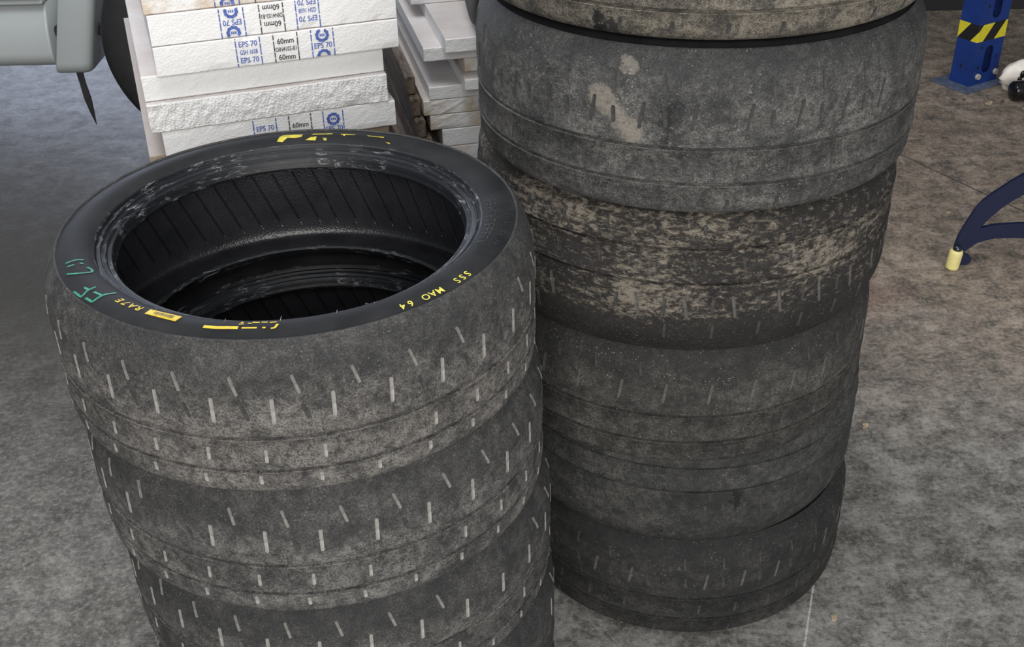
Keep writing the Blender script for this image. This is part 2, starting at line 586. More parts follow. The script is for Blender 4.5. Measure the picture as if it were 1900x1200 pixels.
def tire(label, loc, R, h, rb, g, flip, tread, rows, yaw=0.0, group=None, seg=224, warp=0.0, seed=1, tilt=(0, 0), over=False):
    root = empty('racing_tire', (loc[0], loc[1], loc[2] + (h if flip else 0)), (tilt[0] + (PI if flip else 0), tilt[1], yaw))
    tag(root, label, 'tire', group)
    tr, up, ring, dn, ring_d, lin = tire_profiles(R, h, rb, g, over)
    seam = (-PI / 2 if flip else PI / 2) - (-yaw if flip else yaw)

    def jit(a, r, z):
        if warp == 0:
            return 0, 0
        q = mnoise.noise(Vector((math.cos(a) * 1.4, math.sin(a) * 1.4, z * 3 + seed * 7.3)))
        return warp * q, 0
    lathe('tread', tr, tread, root, seg, seam, 0, jit)
    lathe('sidewall', up, M['sidewall'], root, seg, seam, 0, None)
    lathe('bead', ring, M['bead'], root, seg, seam, 0, None)
    lathe('sidewall', dn, M['sidewall'], root, 128, seam, 0, None)
    lathe('bead', ring_d, M['bead'], root, 160, seam, 3.3, None)
    lathe('inner_liner', lin, M['liner'], root, 160, seam, .10, None)
    rnd = random.Random(seed)
    front = PI / 2 if flip else -PI / 2
    front -= (-yaw if flip else yaw)
    for (z, L, wd, til, ph, mk, pitch, keep) in rows:
        me = slot(wd, L, mk)
        step = rad(pitch)
        n = int(rad(108) / step)
        for i in range(-n, n + 1):
            if rnd.random() > keep:
                continue
            a = front + (i + ph) * step + rnd.uniform(-.004, .004)
            zz = z + rnd.uniform(-.001, .001)
            r = interp(tr, zz)
            # lie along the local slope of the profile
            ra, rb_ = interp(tr, max(zz - L * .4, .006)), interp(tr, zz + L * .4)
            sl = math.atan2((rb_ or r) - (ra or r), L * .8)
            o = bpy.data.objects.new('tread_slot', me)
            COL.objects.link(o)
            o.parent = root
            q = mnoise.noise(Vector((math.cos(a) * 1.4, math.sin(a) * 1.4, zz * 3 + seed * 7.3))) * warp
            mt = Matrix.Translation(((r + q) * math.cos(a), (r + q) * math.sin(a), zz)) @ Matrix.Rotation(a - PI / 2, 4, 'Z') @ Matrix.Rotation(-sl, 4, 'X') @ Matrix.Rotation(-til, 4, 'Y')
            o.matrix_local = mt
    return root, up


# ------------------------------------------------------------------ the setting
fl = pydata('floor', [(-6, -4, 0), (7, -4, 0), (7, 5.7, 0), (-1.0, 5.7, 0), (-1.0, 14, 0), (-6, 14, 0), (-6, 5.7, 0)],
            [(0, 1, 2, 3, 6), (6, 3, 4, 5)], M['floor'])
fl['kind'] = 'structure'
fl['label'] = 'worn concrete workshop floor with brown dirt and scratches'
bw = obj('wall_back', box_bm(-1.0, 7, 5.62, 5.82, 0, 3.6), M['wall'])
bw['kind'] = 'structure'

# ------------------------------------------------------------------ tyres, near stack (fronts)
RL, HL, BL = .3381, .2077, .2400
GL = (.0757, .0260)
tL = [tread_mat('tread_dusty_a', amt=.95, seed=1.0, clean_shade_from=.205, dust=(.212, .201, .187)),
      tread_mat('tread_dusty_b', amt=.85, seed=2.3, clean_shade_from=.195, dust=(.195, .188, .178)),
      tread_mat('tread_dusty_c', amt=.75, seed=4.1, clean_shade_from=.195, dust=(.168, .163, .154)),
      tread_mat('tread_dusty_d', amt=.58, seed=5.6, clean_shade_from=.21, dust=(.165, .162, .155))]


def rows_L(ph, keep=1.0):
    return [(.0120, .0150, .0055, 0.0, ph - .35, 'slot_dust', 12.3, keep),
            (.0505, .0210, .0050, .03, ph - .22, 'slot_dust', 12.3, keep),
            (.1180, .0380, .0056, .02, ph, 'slot_dust', 12.3, keep),
            (.1530, .0270, .0046, -.28, ph + .42, 'slot_pale', 12.3, keep),
            (.1140, .0240, .0060, -.3, ph + .55, 'slot_dark', 12.3, keep * .8)]


posL = [(-.3044, 1.4502), (-.2947, 1.4500), (-.2824, 1.4582), (-.2760, 1.4620), (-.2740, 1.4640)]
labL = ['topmost tire of the near stack with yellow and green marks on its sidewall',
        'dusty racing tire second from the top of the near stack',
        'racing tire third from the top of the near stack, cut by the lower picture edge',
        'fourth racing tire down in the near stack, only a sliver at its right side showing',
        'hidden bottom racing tire of the near stack standing on the concrete']
topL = None
for i in range(5):
    z = HL * (4 - i)
    root, up = tire(labL[i], (*posL[i], z), RL, HL if i == 0 else HL - .0100, BL, GL, False, tL[min(i, 3)], rows_L([.25, .62, .1, .4, .2][i], [.98, .95, .9, .8, 0][i]),
                    0, 'near stack of racing tires', 256 if i == 0 else 200, .0014, 3 + i, over=(i < 4))
    if i == 0:
        topL, upL = root, up
    if i == 1:
        nextL = root

# ------------------------------------------------------------------ tyres, far stack (rears)
RR, HR, BR = .3525, .2500, .2415
GR = (.1100, .0570)
MUDC, BLK = (.30, .270, .225), (.010, .010, .012)
tR = [tread_mat('tread_tan', amt=1.0, seed=11, clean_shade_from=.3, dust=(.215, .192, .155), speck=.4, black=.8,
                stains=((-.554, .034, -.545, .006, .0085, BLK, .95), (-.49, .03, -.485, .010, .003, BLK, .7))),
      tread_mat('tread_grey', amt=.70, seed=12.4, clean_shade_from=.255, dust=(.175, .172, .162), speck=.9, black=.35,
                stains=((-.525, .180, -.37, .124, .013, MUDC, .62), (-.43, .226, -.40, .216, .007, MUDC, .5),
                        (-.211, .170, -.214, .105, .010, BLK, .45), (-.255, .16, -.26, .11, .005, BLK, .45))),
      tread_mat('tread_pickup', amt=.16, seed=13.2, clean_shade_from=.35, patch=1.0, speck=.5, base=(.011, .011, .012), dust=(.11, .095, .08)),
      tread_mat('tread_dark_a', amt=.55, seed=14.7, clean_shade_from=.255, dust=(.125, .119, .105), speck=.9, base=(.014, .0145, .016)),
      tread_mat('tread_dark_b', amt=.52, seed=15.1, clean_shade_from=.30, dust=(.110, .110, .102), speck=.5, base=(.014, .0145, .016),
                stains=((.1817, .120, .180, .184, .005, BLK, .9),), flip=True),
      tread_mat('tread_dark_c', amt=.38, seed=16.9, clean_shade_from=.27, dust=(.095, .093, .086), speck=.6, base=(.011, .0115, .013))]  # bottom tyre: the near stack's shade is put into its base and dust


def rows_R(ph, s=1, mk='slot_dark', keep=.95, mk2=None):
    mk2 = mk2 or mk
    return [(.0260, .0170, .0058, .10 * s, ph - .30, mk, 11.9, keep),
            (.0820, .0240, .0055, .10 * s, ph - .15, mk, 11.9, keep),
            (.1560, .0420, .0056, .16 * s, ph, mk2, 11.9, keep),
            (.1530, .0270, .0066, -.05 * s, ph + .45, 'slot_dark', 11.9, keep * .8),
            (.1990, .0280, .0050, -.05 * s, ph + .42, 'slot_dark', 11.9, keep * .8)]


labR = ['tan dusty tire at the top of the far stack, cut off by the picture edge',
        'grey scuffed tire second from the top of the far stack with a pale mud smear',
        'black tire third from the top of the far stack, crusted with pale dirt patches',
        'dark tire fourth from the top of the far stack with two shallow grooves low down',
        'dark tire fifth from the top of the far stack, its grooves near its upper edge',
        'bottom tire of the far stack resting on the concrete floor']
posR = [(.306, 1.838), (.3050, 1.8262), (.2998, 1.8462), (.3047, 1.8850), (.3367, 1.9550), (.3505, 1.9665)]
flipR = [False, False, True, False, True, False]
rowsR = [rows_R(.1, 1, 'slot_dark', .9), rows_R(.32, 1, 'slot_dark', .98), rows_R(.5, -1, 'slot_dark', .85, 'slot_mid'), rows_R(.2, 1, 'slot_dark', .9, 'slot_mid'),
         rows_R(.45, -1, 'slot_dark', .8), rows_R(.15, 1, 'slot_dark', .85, 'slot_mid')]
Rroots = []
for i in range(6):
    z = HR * (5 - i)
    root, up = tire(labR[i], (*posR[i], z), RR, HR, BR, (.11, .048) if i == 0 else (GR if i != 2 else (.115, .056)), flipR[i], tR[i], rowsR[i], 0, 'far stack of racing tires', 224, .0016, 21 + i)
    Rroots.append(root)


# ------------------------------------------------------------------ painted marks on the top near tyre


def z_up(r):
    for (ra, za), (rb_, zb) in zip(upL, upL[1:]):
        if min(ra, rb_) <= r <= max(ra, rb_):
            return za + (zb - za) * (r - ra) / (rb_ - ra)
    return HL - .004


def stroke_bm(bm, pts, w, off=.0007):
    """flat painted stroke following the sidewall"""
    p = [Vector(q) for q in pts]
    d = []
    for a, b in zip(p, p[1:]):
        n = max(1, int((b - a).length / .003))
        for i in range(n):
            d.append(a + (b - a) * i / n)
    d.append(p[-1])
    prev = None
    for i, q in enumerate(d):
        t = (d[min(i + 1, len(d) - 1)] - d[max(i - 1, 0)])
        t = t.normalized() if t.length else Vector((1, 0))
        nrm = Vector((-t.y, t.x)) * (w / 2)
        row = []
        for s in (-1, 1):
            e = q + nrm * s
            row.append(bm.verts.new((e.x, e.y, z_up(e.length) + off)))
        if prev:
            bm.faces.new((prev[0], row[0], row[1], prev[1]))
        prev = row


def strokes(name, lines, w, mat, parent):
    bm = bmesh.new()
    for ln in lines:
        stroke_bm(bm, ln, w)
    bmesh.ops.recalc_face_normals(bm, faces=list(bm.faces))
    for f in bm.faces:
        if f.normal.z < 0:
            f.normal_flip()
    return obj(name, bm, mat, parent)


GREEN = [[(-0.223, -0.2104), (-0.2118, -0.2207), (-0.2024, -0.209), (-0.1884, -0.1992)], [(-0.2154, -0.1992), (-0.2024, -0.209)], [(-0.2433, -0.1926), (-0.2299, -0.2071), (-0.2244, -0.1942), (-0.2165, -0.1875)], [(-0.2313, -0.1869), (-0.2232, -0.1943)], [(-0.2656, -0.1494), (-0.2569, -0.1514), (-0.2434, -0.1507), (-0.2352, -0.1458), (-0.2346, -0.1418), (-0.2379, -0.1367), (-0.2438, -0.1331)], [(-0.2753, -0.1224), (-0.2654, -0.1161), (-0.255, -0.1123)], [(-0.2703, -0.1319), (-0.2621, -0.1281)], [(-0.2562, -0.1233), (-0.2514, -0.1244)]]
YF1 = [[(-0.0604, -0.2867), (-0.0454, -0.2898), (-0.0186, -0.2913)]]
YF2 = [[(-0.0142, -0.2918), (0.0038, -0.2922)], [(0.0101, -0.2921), (0.014, -0.2922)], [(0.0206, -0.2941), (0.0251, -0.2927), (0.0273, -0.2852)], [(-0.019, -0.2833), (-0.0133, -0.2823)], [(-0.018, -0.2773), (-0.0148, -0.2774)], [(-0.009, -0.2801), (-0.0044, -0.2819)], [(-0.004, -0.2779), (0.0046, -0.2786)], [(0.0067, -0.2779), (0.0142, -0.2786)], [(0.017, -0.2795), (0.0249, -0.2783)]]
YPOLY = [[(-0.0626, 0.2674), (-0.0599, 0.2809), (-0.0546, 0.2883), (-0.0237, 0.2893), (-0.0251, 0.2811), (-0.0335, 0.278), (-0.0476, 0.2783), (-0.0534, 0.2669)], [(-0.0181, 0.2726), (-0.011, 0.2795), (-0.001, 0.2817), (-0.0018, 0.2716)], [(-0.0103, 0.2869), (-0.0071, 0.2909), (0.024, 0.2908), (0.0228, 0.2867)], [(0.0089, 0.2771), (0.0154, 0.2767), (0.0156, 0.2707), (0.0113, 0.2709)], [(0.0368, 0.2878), (0.0616, 0.2845), (0.0587, 0.2814), (0.0384, 0.2836)], [(0.0411, 0.2835), (0.0444, 0.2833), (0.0437, 0.28), (0.0423, 0.2801)], [(0.0795, 0.2791), (0.1078, 0.2715), (0.107, 0.2675), (0.0814, 0.2766)], [(0.1102, 0.2546), (0.1186, 0.2507), (0.1177, 0.2478)]]
strokes('green_writing', GREEN[:4], .0034, M['green'], topL)['label'] = 'green handwritten FF'
strokes('green_writing', GREEN[4:], .0030, M['green'], topL)['label'] = 'green handwritten C4'
strokes('yellow_line', YF1, .0055, M['yellow'], topL)['label'] = 'worn yellow painted bar'
strokes('yellow_line', YF2, .0030, M['yellow'], topL)
for k, poly in enumerate(YPOLY):
    # worn remains of the big brand lettering; each surviving patch of paint is a piece
    bm = bmesh.new()
    f = bm.faces.new([bm.verts.new((x, y, 0)) for x, y in poly])
    bmesh.ops.triangulate(bm, faces=[f])
    bmesh.ops.subdivide_edges(bm, edges=list(bm.edges), cuts=3, use_grid_fill=True)
    for v in bm.verts:
        v.co.z = z_up(math.hypot(v.co.x, v.co.y)) + .0008
    bmesh.ops.recalc_face_normals(bm, faces=list(bm.faces))
    if sum(q.normal.z for q in bm.faces) < 0:
        bmesh.ops.reverse_faces(bm, faces=list(bm.faces))
    o = obj('yellow_lettering', bm, M['paint_worn'], topL)
    if k == 0:
        o['label'] = 'worn yellow letter P'


def text_mesh(txt, size, name='text', align='CENTER', shear=0.0, extrude=0.0, res=3, bold=.012):
    cu = bpy.data.curves.new(name, 'FONT')
    cu.body = txt
    cu.size = size
    cu.align_x = align
    cu.align_y = 'CENTER'
    cu.shear = shear
    cu.extrude = extrude
    cu.resolution_u = res
    cu.offset = size * bold
    o = bpy.data.objects.new(name, cu)
    COL.objects.link(o)
    dg = bpy.context.evaluated_depsgraph_get()
    me = bpy.data.meshes.new_from_object(o.evaluated_get(dg))
    bpy.data.objects.remove(o)
    bpy.data.curves.remove(cu)
    me.materials.clear()
    return me


def arc_text(name, txt, size, r, a_start, a_step, mat, parent, bold=0.0, outward=True):
    """letters along the sidewall, tops pointing out from the hole"""
    bm = bmesh.new()
    for i, ch in enumerate(txt):
        if ch == ' ':
            continue
        me = text_mesh(ch, size)
        a = rad(a_start + a_step * i)
        tmp = bmesh.new()
        tmp.from_mesh(me)
        bmesh.ops.triangulate(tmp, faces=list(tmp.faces))
        bmesh.ops.subdivide_edges(tmp, edges=list(tmp.edges), cuts=1)
        up_ = Vector((math.cos(a), math.sin(a)))
        rt = Vector((math.sin(a), -math.cos(a)))
        for v in tmp.verts:
            p = up_ * (r + v.co.y) + rt * v.co.x
            v.co = (p.x, p.y, z_up(p.length) + .0009)
        tmp.to_mesh(me)
        tmp.free()
        bm.from_mesh(me)
        bpy.data.meshes.remove(me)
    return obj(name, bm, mat, parent)


arc_text('yellow_lettering', 'RA7E', .0150, .2830, -121.6, -2.35, M['yellow'], topL)['label'] = 'yellow stencilled RA7E'
arc_text('yellow_writing', 'SSS', .0140, .3025, -34.6, -2.0, M['lime'], topL)['label'] = 'yellow handwritten SSS'
arc_text('yellow_writing', 'MAO 64', .0140, .3025, -44.5, -2.15, M['lime'], topL)['label'] = 'yellow handwritten MAO 64'
# barcode sticker
q = [(-0.1338, -0.2436), (-0.0916, -0.262), (-0.0968, -0.274), (-0.1376, -0.2551)]
bm = bmesh.new()
lo = [bm.verts.new((x, y, z_up(math.hypot(x, y)) + .0006)) for x, y in q]
hi = [bm.verts.new((x, y, z_up(math.hypot(x, y)) + .0014)) for x, y in q]
bm.faces.new(hi)
for i in range(4):
    j = (i + 1) % 4
    bm.faces.new((lo[i], lo[j], hi[j], hi[i]))
bmesh.ops.recalc_face_normals(bm, faces=list(bm.faces))
st = obj('barcode_sticker', bm, M['yellow'], topL)
st['label'] = 'yellow barcode sticker'
bm = bmesh.new()
rnd = random.Random(9)
A, B_, C_, D_ = [Vector(p) for p in q]
t = .22
while t < .86:
    wd = rnd.choice((.008, .012, .018))
    pts = []
    for s, e in ((t, .22), (t + wd, .22), (t + wd, .78), (t, .78)):
        p = (A + (B_ - A) * s) * (1 - e) + (D_ + (C_ - D_) * s) * e
        pts.append(bm.verts.new((p.x, p.y, z_up(p.length) + .0019)))
    bm.faces.new(pts)
    t += wd + rnd.choice((.010, .014, .022))
obj('barcode', bm, M['ink_black'], st)

# embossed lettering on the right of the sidewall
M['emboss'] = plain('embossed_rubber', (.030, .031, .034), .4, var=.3)
rnd = random.Random(77)
em = []
for r_, a_lo, a_hi, st_, hgt in ((.2790, -20, 7, 2.6, .013), (.3000, -24, 0, 1.7, .007)):
    a = a_hi
    while a > a_lo:
        ar = rad(a)
        up_ = Vector((math.cos(ar), math.sin(ar)))
        rt = Vector((math.sin(ar), -math.cos(ar)))
        c0 = up_ * r_
        wd = hgt * .42
        if rnd.random() < .85:
            em.append([tuple(c0 - rt * wd - up_ * hgt / 2), tuple(c0 - rt * wd + up_ * hgt / 2)])
            if rnd.random() < .6:
                em.append([tuple(c0 - rt * wd + up_ * hgt / 2), tuple(c0 + rt * wd * .6 + up_ * hgt / 2)])
            if rnd.random() < .5:
                em.append([tuple(c0 - rt * wd), tuple(c0 + rt * wd * .5)])
        a -= st_
strokes('embossed_marks', em, .0014, M['emboss'], topL)['kind'] = 'stuff'
# small hairs of moulded rubber on the rim edge
for a, L in ((-98, .005), (-84, .008), (-70, .006), (-118, .004), (-60, .004)):
    r = BL + .034
    bm = bmesh.new()
    bmesh.ops.create_cone(bm, segments=5, radius1=.0007, radius2=.0003, depth=L, cap_ends=True)
    o = obj('rubber_hair', bm, M['slot_dust'], topL)
    o.location = (r * math.cos(rad(a)), r * math.sin(rad(a)), HL - .007 + L / 2)
    o.rotation_euler = (rad(a * .2), .3, 0)
# small white chalk label inside the hole, on the next tyre's liner
me = text_mesh('R2', .018)
o = link_mesh('chalk_mark', me, M['white_label'], nextL)
o.location = (.0, .0, 0)
aa = rad(82)
rr_ = BL + .0135
o.matrix_local = Matrix.Translation((.316 * math.cos(aa), .316 * math.sin(aa), .075)) @ Matrix.Rotation(aa - PI / 2, 4, 'Z') @ Matrix.Rotation(PI / 2, 4, 'X')

# ------------------------------------------------------------------ foam board stacks


def board(label, cat, origin, yaw, s0, wdt, dep, z0, z1, mat, rough=.0006, back=0.0, group=None, seed=0, chip=.0, name='foam_board', nx=36, lip=0.0):
    """origin = front plane corner; s0 along the front, back = set-back"""
    rnd = random.Random(seed)
    root_loc = (origin[0] + s0 * math.cos(yaw) - back * math.sin(yaw), origin[1] + s0 * math.sin(yaw) + back * math.cos(yaw), z0)
    t = z1 - z0
    vs, fs = [], []
    e = .0022
    cols = []
    nz = 14 if rough > .003 else 6
    zs = [e + (t - 2 * e) * k / (nz - 1) for k in range(nz)]
    for i in range(nx + 1):
        x = wdt * i / nx
        row = []
        edge = .0
        for j, z in enumerate(zs):
            q = mnoise.fractal(Vector((x * 75 + seed * 9.1, z * 90, seed * 3.7)), .8, 2.0, 4)
            y = rough * q * 1.6 + rnd.uniform(-1, 1) * rough * .35
            if chip and (j == 0 or j == nz - 1):
                cq = mnoise.noise(Vector((x * 22, j * 3.3 + seed, seed * 1.9)))
                y += max(0, cq - .15) * chip
            row.append((x, y, z))
        # top/bottom chamfers, back corners
        yb = (row[0][1], row[-1][1])
        sec = [(x, yb[0] + e, 0)] + row + [(x, yb[1] + e, t), (x, dep, t), (x, dep, 0)]
        cols.append(sec)
    n = len(cols[0])
    for sec in cols:
        vs += sec
    for i in range(nx):
        for j in range(n):
            k2 = (j + 1) % n
            fs.append((i * n + j, (i + 1) * n + j, (i + 1) * n + k2, i * n + k2))
    fs.append(tuple(reversed(range(n))))
    fs.append(tuple(nx * n + j for j in range(n)))
    o = pydata(name, vs, fs, mat)
    bm = bmesh.new(); bm.from_mesh(o.data)
    bmesh.ops.recalc_face_normals(bm, faces=list(bm.faces))
    bm.to_mesh(o.data); bm.free()
    o.location = root_loc
    o.rotation_euler = (0, 0, yaw)
    tag(o, label, cat, group)
    return o


def place_text(bm, txt, size, x, z, flip=False, sx=1.0):
    me = text_mesh(txt, size)
    tmp = bmesh.new(); tmp.from_mesh(me)
    for v in tmp.verts:
        a, b = v.co.x * sx, v.co.y
        if flip:
            a, b = -a, -b
        v.co = (x + a, -.0022, z + b)
    tmp.to_mesh(me); tmp.free()
    bm.from_mesh(me)
    bpy.data.meshes.remove(me)


def quad(bm, x0, x1, z0, z1, y=-.0022):
    bm.faces.new([bm.verts.new(p) for p in ((x0, y, z0), (x1, y, z0), (x1, y, z1), (x0, y, z1))])


def dashed(bm, x, t, w=.0021, seed=0):
    rnd = random.Random(seed)
    z = .001
    while z < t - .002:
        L = rnd.uniform(.006, .018)
        quad(bm, x - w / 2, x + w / 2, z, min(z + L, t - .001))
        z += L + rnd.uniform(.0005, .003)


def ring_logo(bm, x, z, r, z_lo, z_hi):
    N = 40

    def band(ra, rb_, scallop):
        for i in range(N):
            a0, a1 = 2 * PI * i / N, 2 * PI * (i + 1) / N
            p = []
            for a, q in ((a0, ra), (a1, ra), (a1, rb_), (a0, rb_)):
                k = q * (1 + (scallop if q == rb_ and (i // 2) % 2 else 0))
                p.append((x + k * math.cos(a), z + k * math.sin(a)))
            if all(z_lo <= q[1] <= z_hi for q in p):
                bm.faces.new([bm.verts.new((q[0], -.0022, q[1])) for q in p])
    band(r * .58, r, .07)
    for k in (-1, 0, 1):
        if z_lo < z - .2 * r and z + .2 * r < z_hi:
            quad(bm, x + k * r * .28 - r * .09, x + k * r * .28 + r * .09, z - r * .2, z + r * .2)


def stamp(parent, kind, x0, x1, t, flip=False, shift=0.0, seed=0):
    bm = bmesh.new()
    dashed(bm, x0, t, seed=seed)
    dashed(bm, x1, t, seed=seed + 1)
    xc = (x0 + x1) / 2
    lh = .0165
    if kind == 'grade':
        ls = ['EPS 70', 'GSH 1658', 'EPS 70', 'GSH 1658', 'EPS 70']
    elif kind == 'size':
        ls = ['60mm', 'DIN4102-B1', '60mm', 'DIN4102-B1', '60mm']
    else:
        ls = None
    if ls:
        z = (t - .012 - shift) if not flip else (.012 + shift)
        for s in ls:
            if .0055 < z < t - .0055:
                big = s in ('EPS 70', '60mm')
                place_text(bm, s, .0158 if big else .0128, xc, z, flip, .86 if big else .66)
            z += lh if flip else -lh
    else:
        z = (t - .006 - shift) if not flip else (.006 + shift)
        ring_logo(bm, xc, z, .0135, .001, t - .001)
        z2 = z - .0215 if not flip else z + .0215
        if .005 < z2 < t - .005:
            place_text(bm, 'EPS 70', .0158, xc, z2, flip, .86)
        z3 = z - .043 if not flip else z + .043
        ring_logo(bm, xc, z3, .0135, .001, t - .001)
    return obj('stamp_print', bm, M['ink_black'] if kind == 'size' else M['ink_blue'], parent)


A0 = (-.68718, 2.20101)
YA = rad(18.2)
W0 = foam_mat('foam_white_a', .14, seed=1)
W1 = foam_mat('foam_white_b', .22, seed=2.6)
W2 = foam_mat('foam_white_c', .20, seed=4.4, dirt_col=(.52, .42, .32))
WC = foam_mat('foam_crumbly', .22, seed=5.2, dirt_col=(.60, .48, .36), crumb=True)
D1 = foam_mat('foam_soiled', .62, seed=6.2, dirt_col=(.56, .43, .28))
D2 = foam_mat('foam_brown', .95, seed=7.9, dirt_col=(.34, .265, .195))
D3 = foam_mat('foam_dark_brown', 1.1, seed=9.3, dirt_col=(.22, .15, .10), base=(.5, .42, .34))
GA = 'front stack of foam boards'
aT = board('soiled beige foam board at the very top of the near foam stack', 'foam board', A0, YA, -.004, .488, 1.0, 1.0935, 1.154, D1, .0008, .006, GA, 1, .006)
aU = board('white foam board with upside-down blue and black stamps, under the beige one', 'foam board', A0, YA, .0, .489, 1.0, 1.0315, 1.0925, W1, .0003, .002, GA, 2, .012)
aV = board('white foam board with upright 60mm stamp, third from the top of the near foam stack', 'foam board', A0, YA, .0, .489, 1.0, .9705, 1.0305, W0, .00025, 0, GA, 3, .004)
aW = board('smooth plain white foam board below the stamped ones in the near foam stack', 'foam board', A0, YA, -.032, .489, 1.0, .9175, .9695, W0, .0004, .018, GA, 4)
aX = board('plain white foam board with a crumbly torn front edge in the near foam stack', 'foam board', A0, YA, -.032, .490, 1.0, .8560, .9165, WC, .0013, .002, GA, 5, .007, nx=120)
aY = board('stamped white foam board just above the near tire, brown along its lower edge', 'foam board', A0, YA, -.012, .484, 1.0, .7990, .8550, W1, .0003, .004, GA, 6, .006)
aZ = board('brown stained foam board sticking out left at the foot of the visible near foam stack', 'foam board', A0, YA, -.045, .505, 1.0, .7400, .7980, D2, .0014, .03, GA, 7)
for k in range(12):
    board('foam board hidden low in the near foam stack behind the tires', 'foam board', A0, YA, -.03 + .006 * (k % 3), .488, 1.0, .7390 - .0605 * (k + 1), .7390 - .0605 * k - .0008, D2 if k % 2 else W2, .0008, .04, GA, 40 + k, nx=6)
z_low = .7390 - .0605 * 12

for bd, cols, t, fl_, sh, sd in ((aV, ((.158, .206, 'grade'), (.233, .281, 'size'), (.309, .354, 'logo')), .060, False, .002, 1),
                                 (aY, ((.182, .229, 'grade'), (.256, .302, 'size'), (.328, .370, 'logo')), .056, False, .009, 9),
                                 (aU, ((.135, .182, 'logo'), (.213, .260, 'size'), (.285, .331, 'grade')), .061, True, .004, 17),
                                 (aT, ((.135, .182, 'logo'), (.213, .260, 'size')), .060, True, .000, 25)):
    for n_, (x0, x1, kd) in enumerate(cols):
        stamp(bd, kd, x0, x1, t, fl_, sh + (.003 * n_), sd + n_ * 2)

B0 = (-.20078, 2.74421)
YB = rad(12.5)
GB = 'rear stack of foam boards'
bh = board('bright white foam board lying farthest back on the rear foam stack', 'foam board', B0, YB, .01, .5, .7, .8715, .910, W0, .0004, .24, GB, 61)
bt = board('white foam board at the top of the rear foam stack, jutting forward', 'foam board', B0, YB, .046, .5, .97, .8360, .8710, W0, .0003, -.055, GB, 62)
b1 = board('white foam board with an open left corner, second in the rear foam stack', 'foam board', B0, YB, .0, .5, 1.0, .8005, .8350, W2, .0003, 0, GB, 63)
b2 = board('brown mouldy foam board set back between white ones in the rear foam stack', 'foam board', B0, YB, .100, .42, .9, .7655, .7995, D1, .0006, .0, GB, 64, .01)
b3 = board('white foam piece set back at right in the rear foam stack, above a white corner', 'foam board', B0, YB, .090, .42, .9, .7355, .7645, W0, .0003, -.05, GB, 65)
b4 = board('white foam board with a clean pointed corner, fifth in the rear foam stack', 'foam board', B0, YB, .008, .5, 1.0, .7010, .7345, W1, .0003, 0, GB, 66)
b5 = board('brown crusted foam board in the rear foam stack under the white corner', 'foam board', B0, YB, -.008, .5, 1.0, .6610, .7000, D1, .0008, 0, GB, 67, .01)
b6 = board('tan stained foam board two above the printed one in the rear foam stack', 'foam board', B0, YB, .007, .5, 1.0, .6210, .6600, D1, .0006, .0, GB, 68, .008)
b7 = board('foam board with a scrap of blue print low in the rear foam stack', 'foam board', B0, YB, .036, .47, 1.0, .5735, .6200, W2, .0003, 0, GB, 69)
b8 = board('lowest visible pale foam board of the rear foam stack beside the near tire', 'foam board', B0, YB, .040, .47, 1.0, .5310, .5725, D1, .0004, .0, GB, 70)
for k in range(9):
    board('foam board hidden low in the rear foam stack behind the tires', 'foam board', B0, YB, .02, .48, 1.0, .5300 - .0585 * (k + 1), .5300 - .0585 * k - .0008, D2, .0008, .03, GB, 80 + k, nx=6)
bm = bmesh.new()
dashed(bm, .118, .046, .002, 3)
place_text(bm, '0/', .016, .140, .028, True)
obj('stamp_print', bm, M['ink_blue'], b7)

# brown strips forming the stained left board sides of the rear stack
wood = NT('stained_wood')  # brown of the stained foam board sides; the low support uses it too
_v = wood.coord('Object', scale=(6, .7, 6))
_n = wood.noise(_v, 6, 8, .7, .6)
M['wood'] = wood.fin(wood.mix(wood.ramp(_n, .36, .66), (.050, .034, .025), (.27, .205, .155)), .8, wood.bump(_n, .4, .003))
labs = ['topmost of the narrow brown planks filling the gap between the two foam stacks',
        'second brown plank from the top in the gap between the two foam stacks',
        'third brown plank from the top in the gap between the two foam stacks',
        'fourth brown plank from the top in the gap, just above the near tire',
        'lowest brown plank in the gap between the foam stacks, behind the near tire']
for k, (z0, z1, s, fwd) in enumerate(((.702, .748, -.030, .05), (.654, .700, -.024, .02), (.606, .652, -.018, -.005), (.558, .604, -.004, -.01), (.500, .556, -.010, -.02))):
    bm = box_bm(-.012, .012, 0, .98, 0, z1 - z0, .003)
    o = obj('wooden_plank', bm, M['wood'])
    o.location = (B0[0] + s * math.cos(YB) - fwd * math.sin(YB), B0[1] + s * math.sin(YB) + fwd * math.cos(YB), z0)
    o.rotation_euler = (0, 0, YB)
    tag(o, labs[k], 'plank', 'planks beside the rear foam stack')  # foam board sides, not wooden planks
bm = box_bm(-.035, .008, 0, 1.0, 0, .498, .004)
o = obj('wooden_crate_side', bm, M['wood'])
o.location = (B0[0] - .012 * math.cos(YB), B0[1] - .012 * math.sin(YB) - .01, .001)
o.rotation_euler = (0, 0, YB)
tag(o, 'low wooden support standing under the planks between the foam stacks', 'wood')


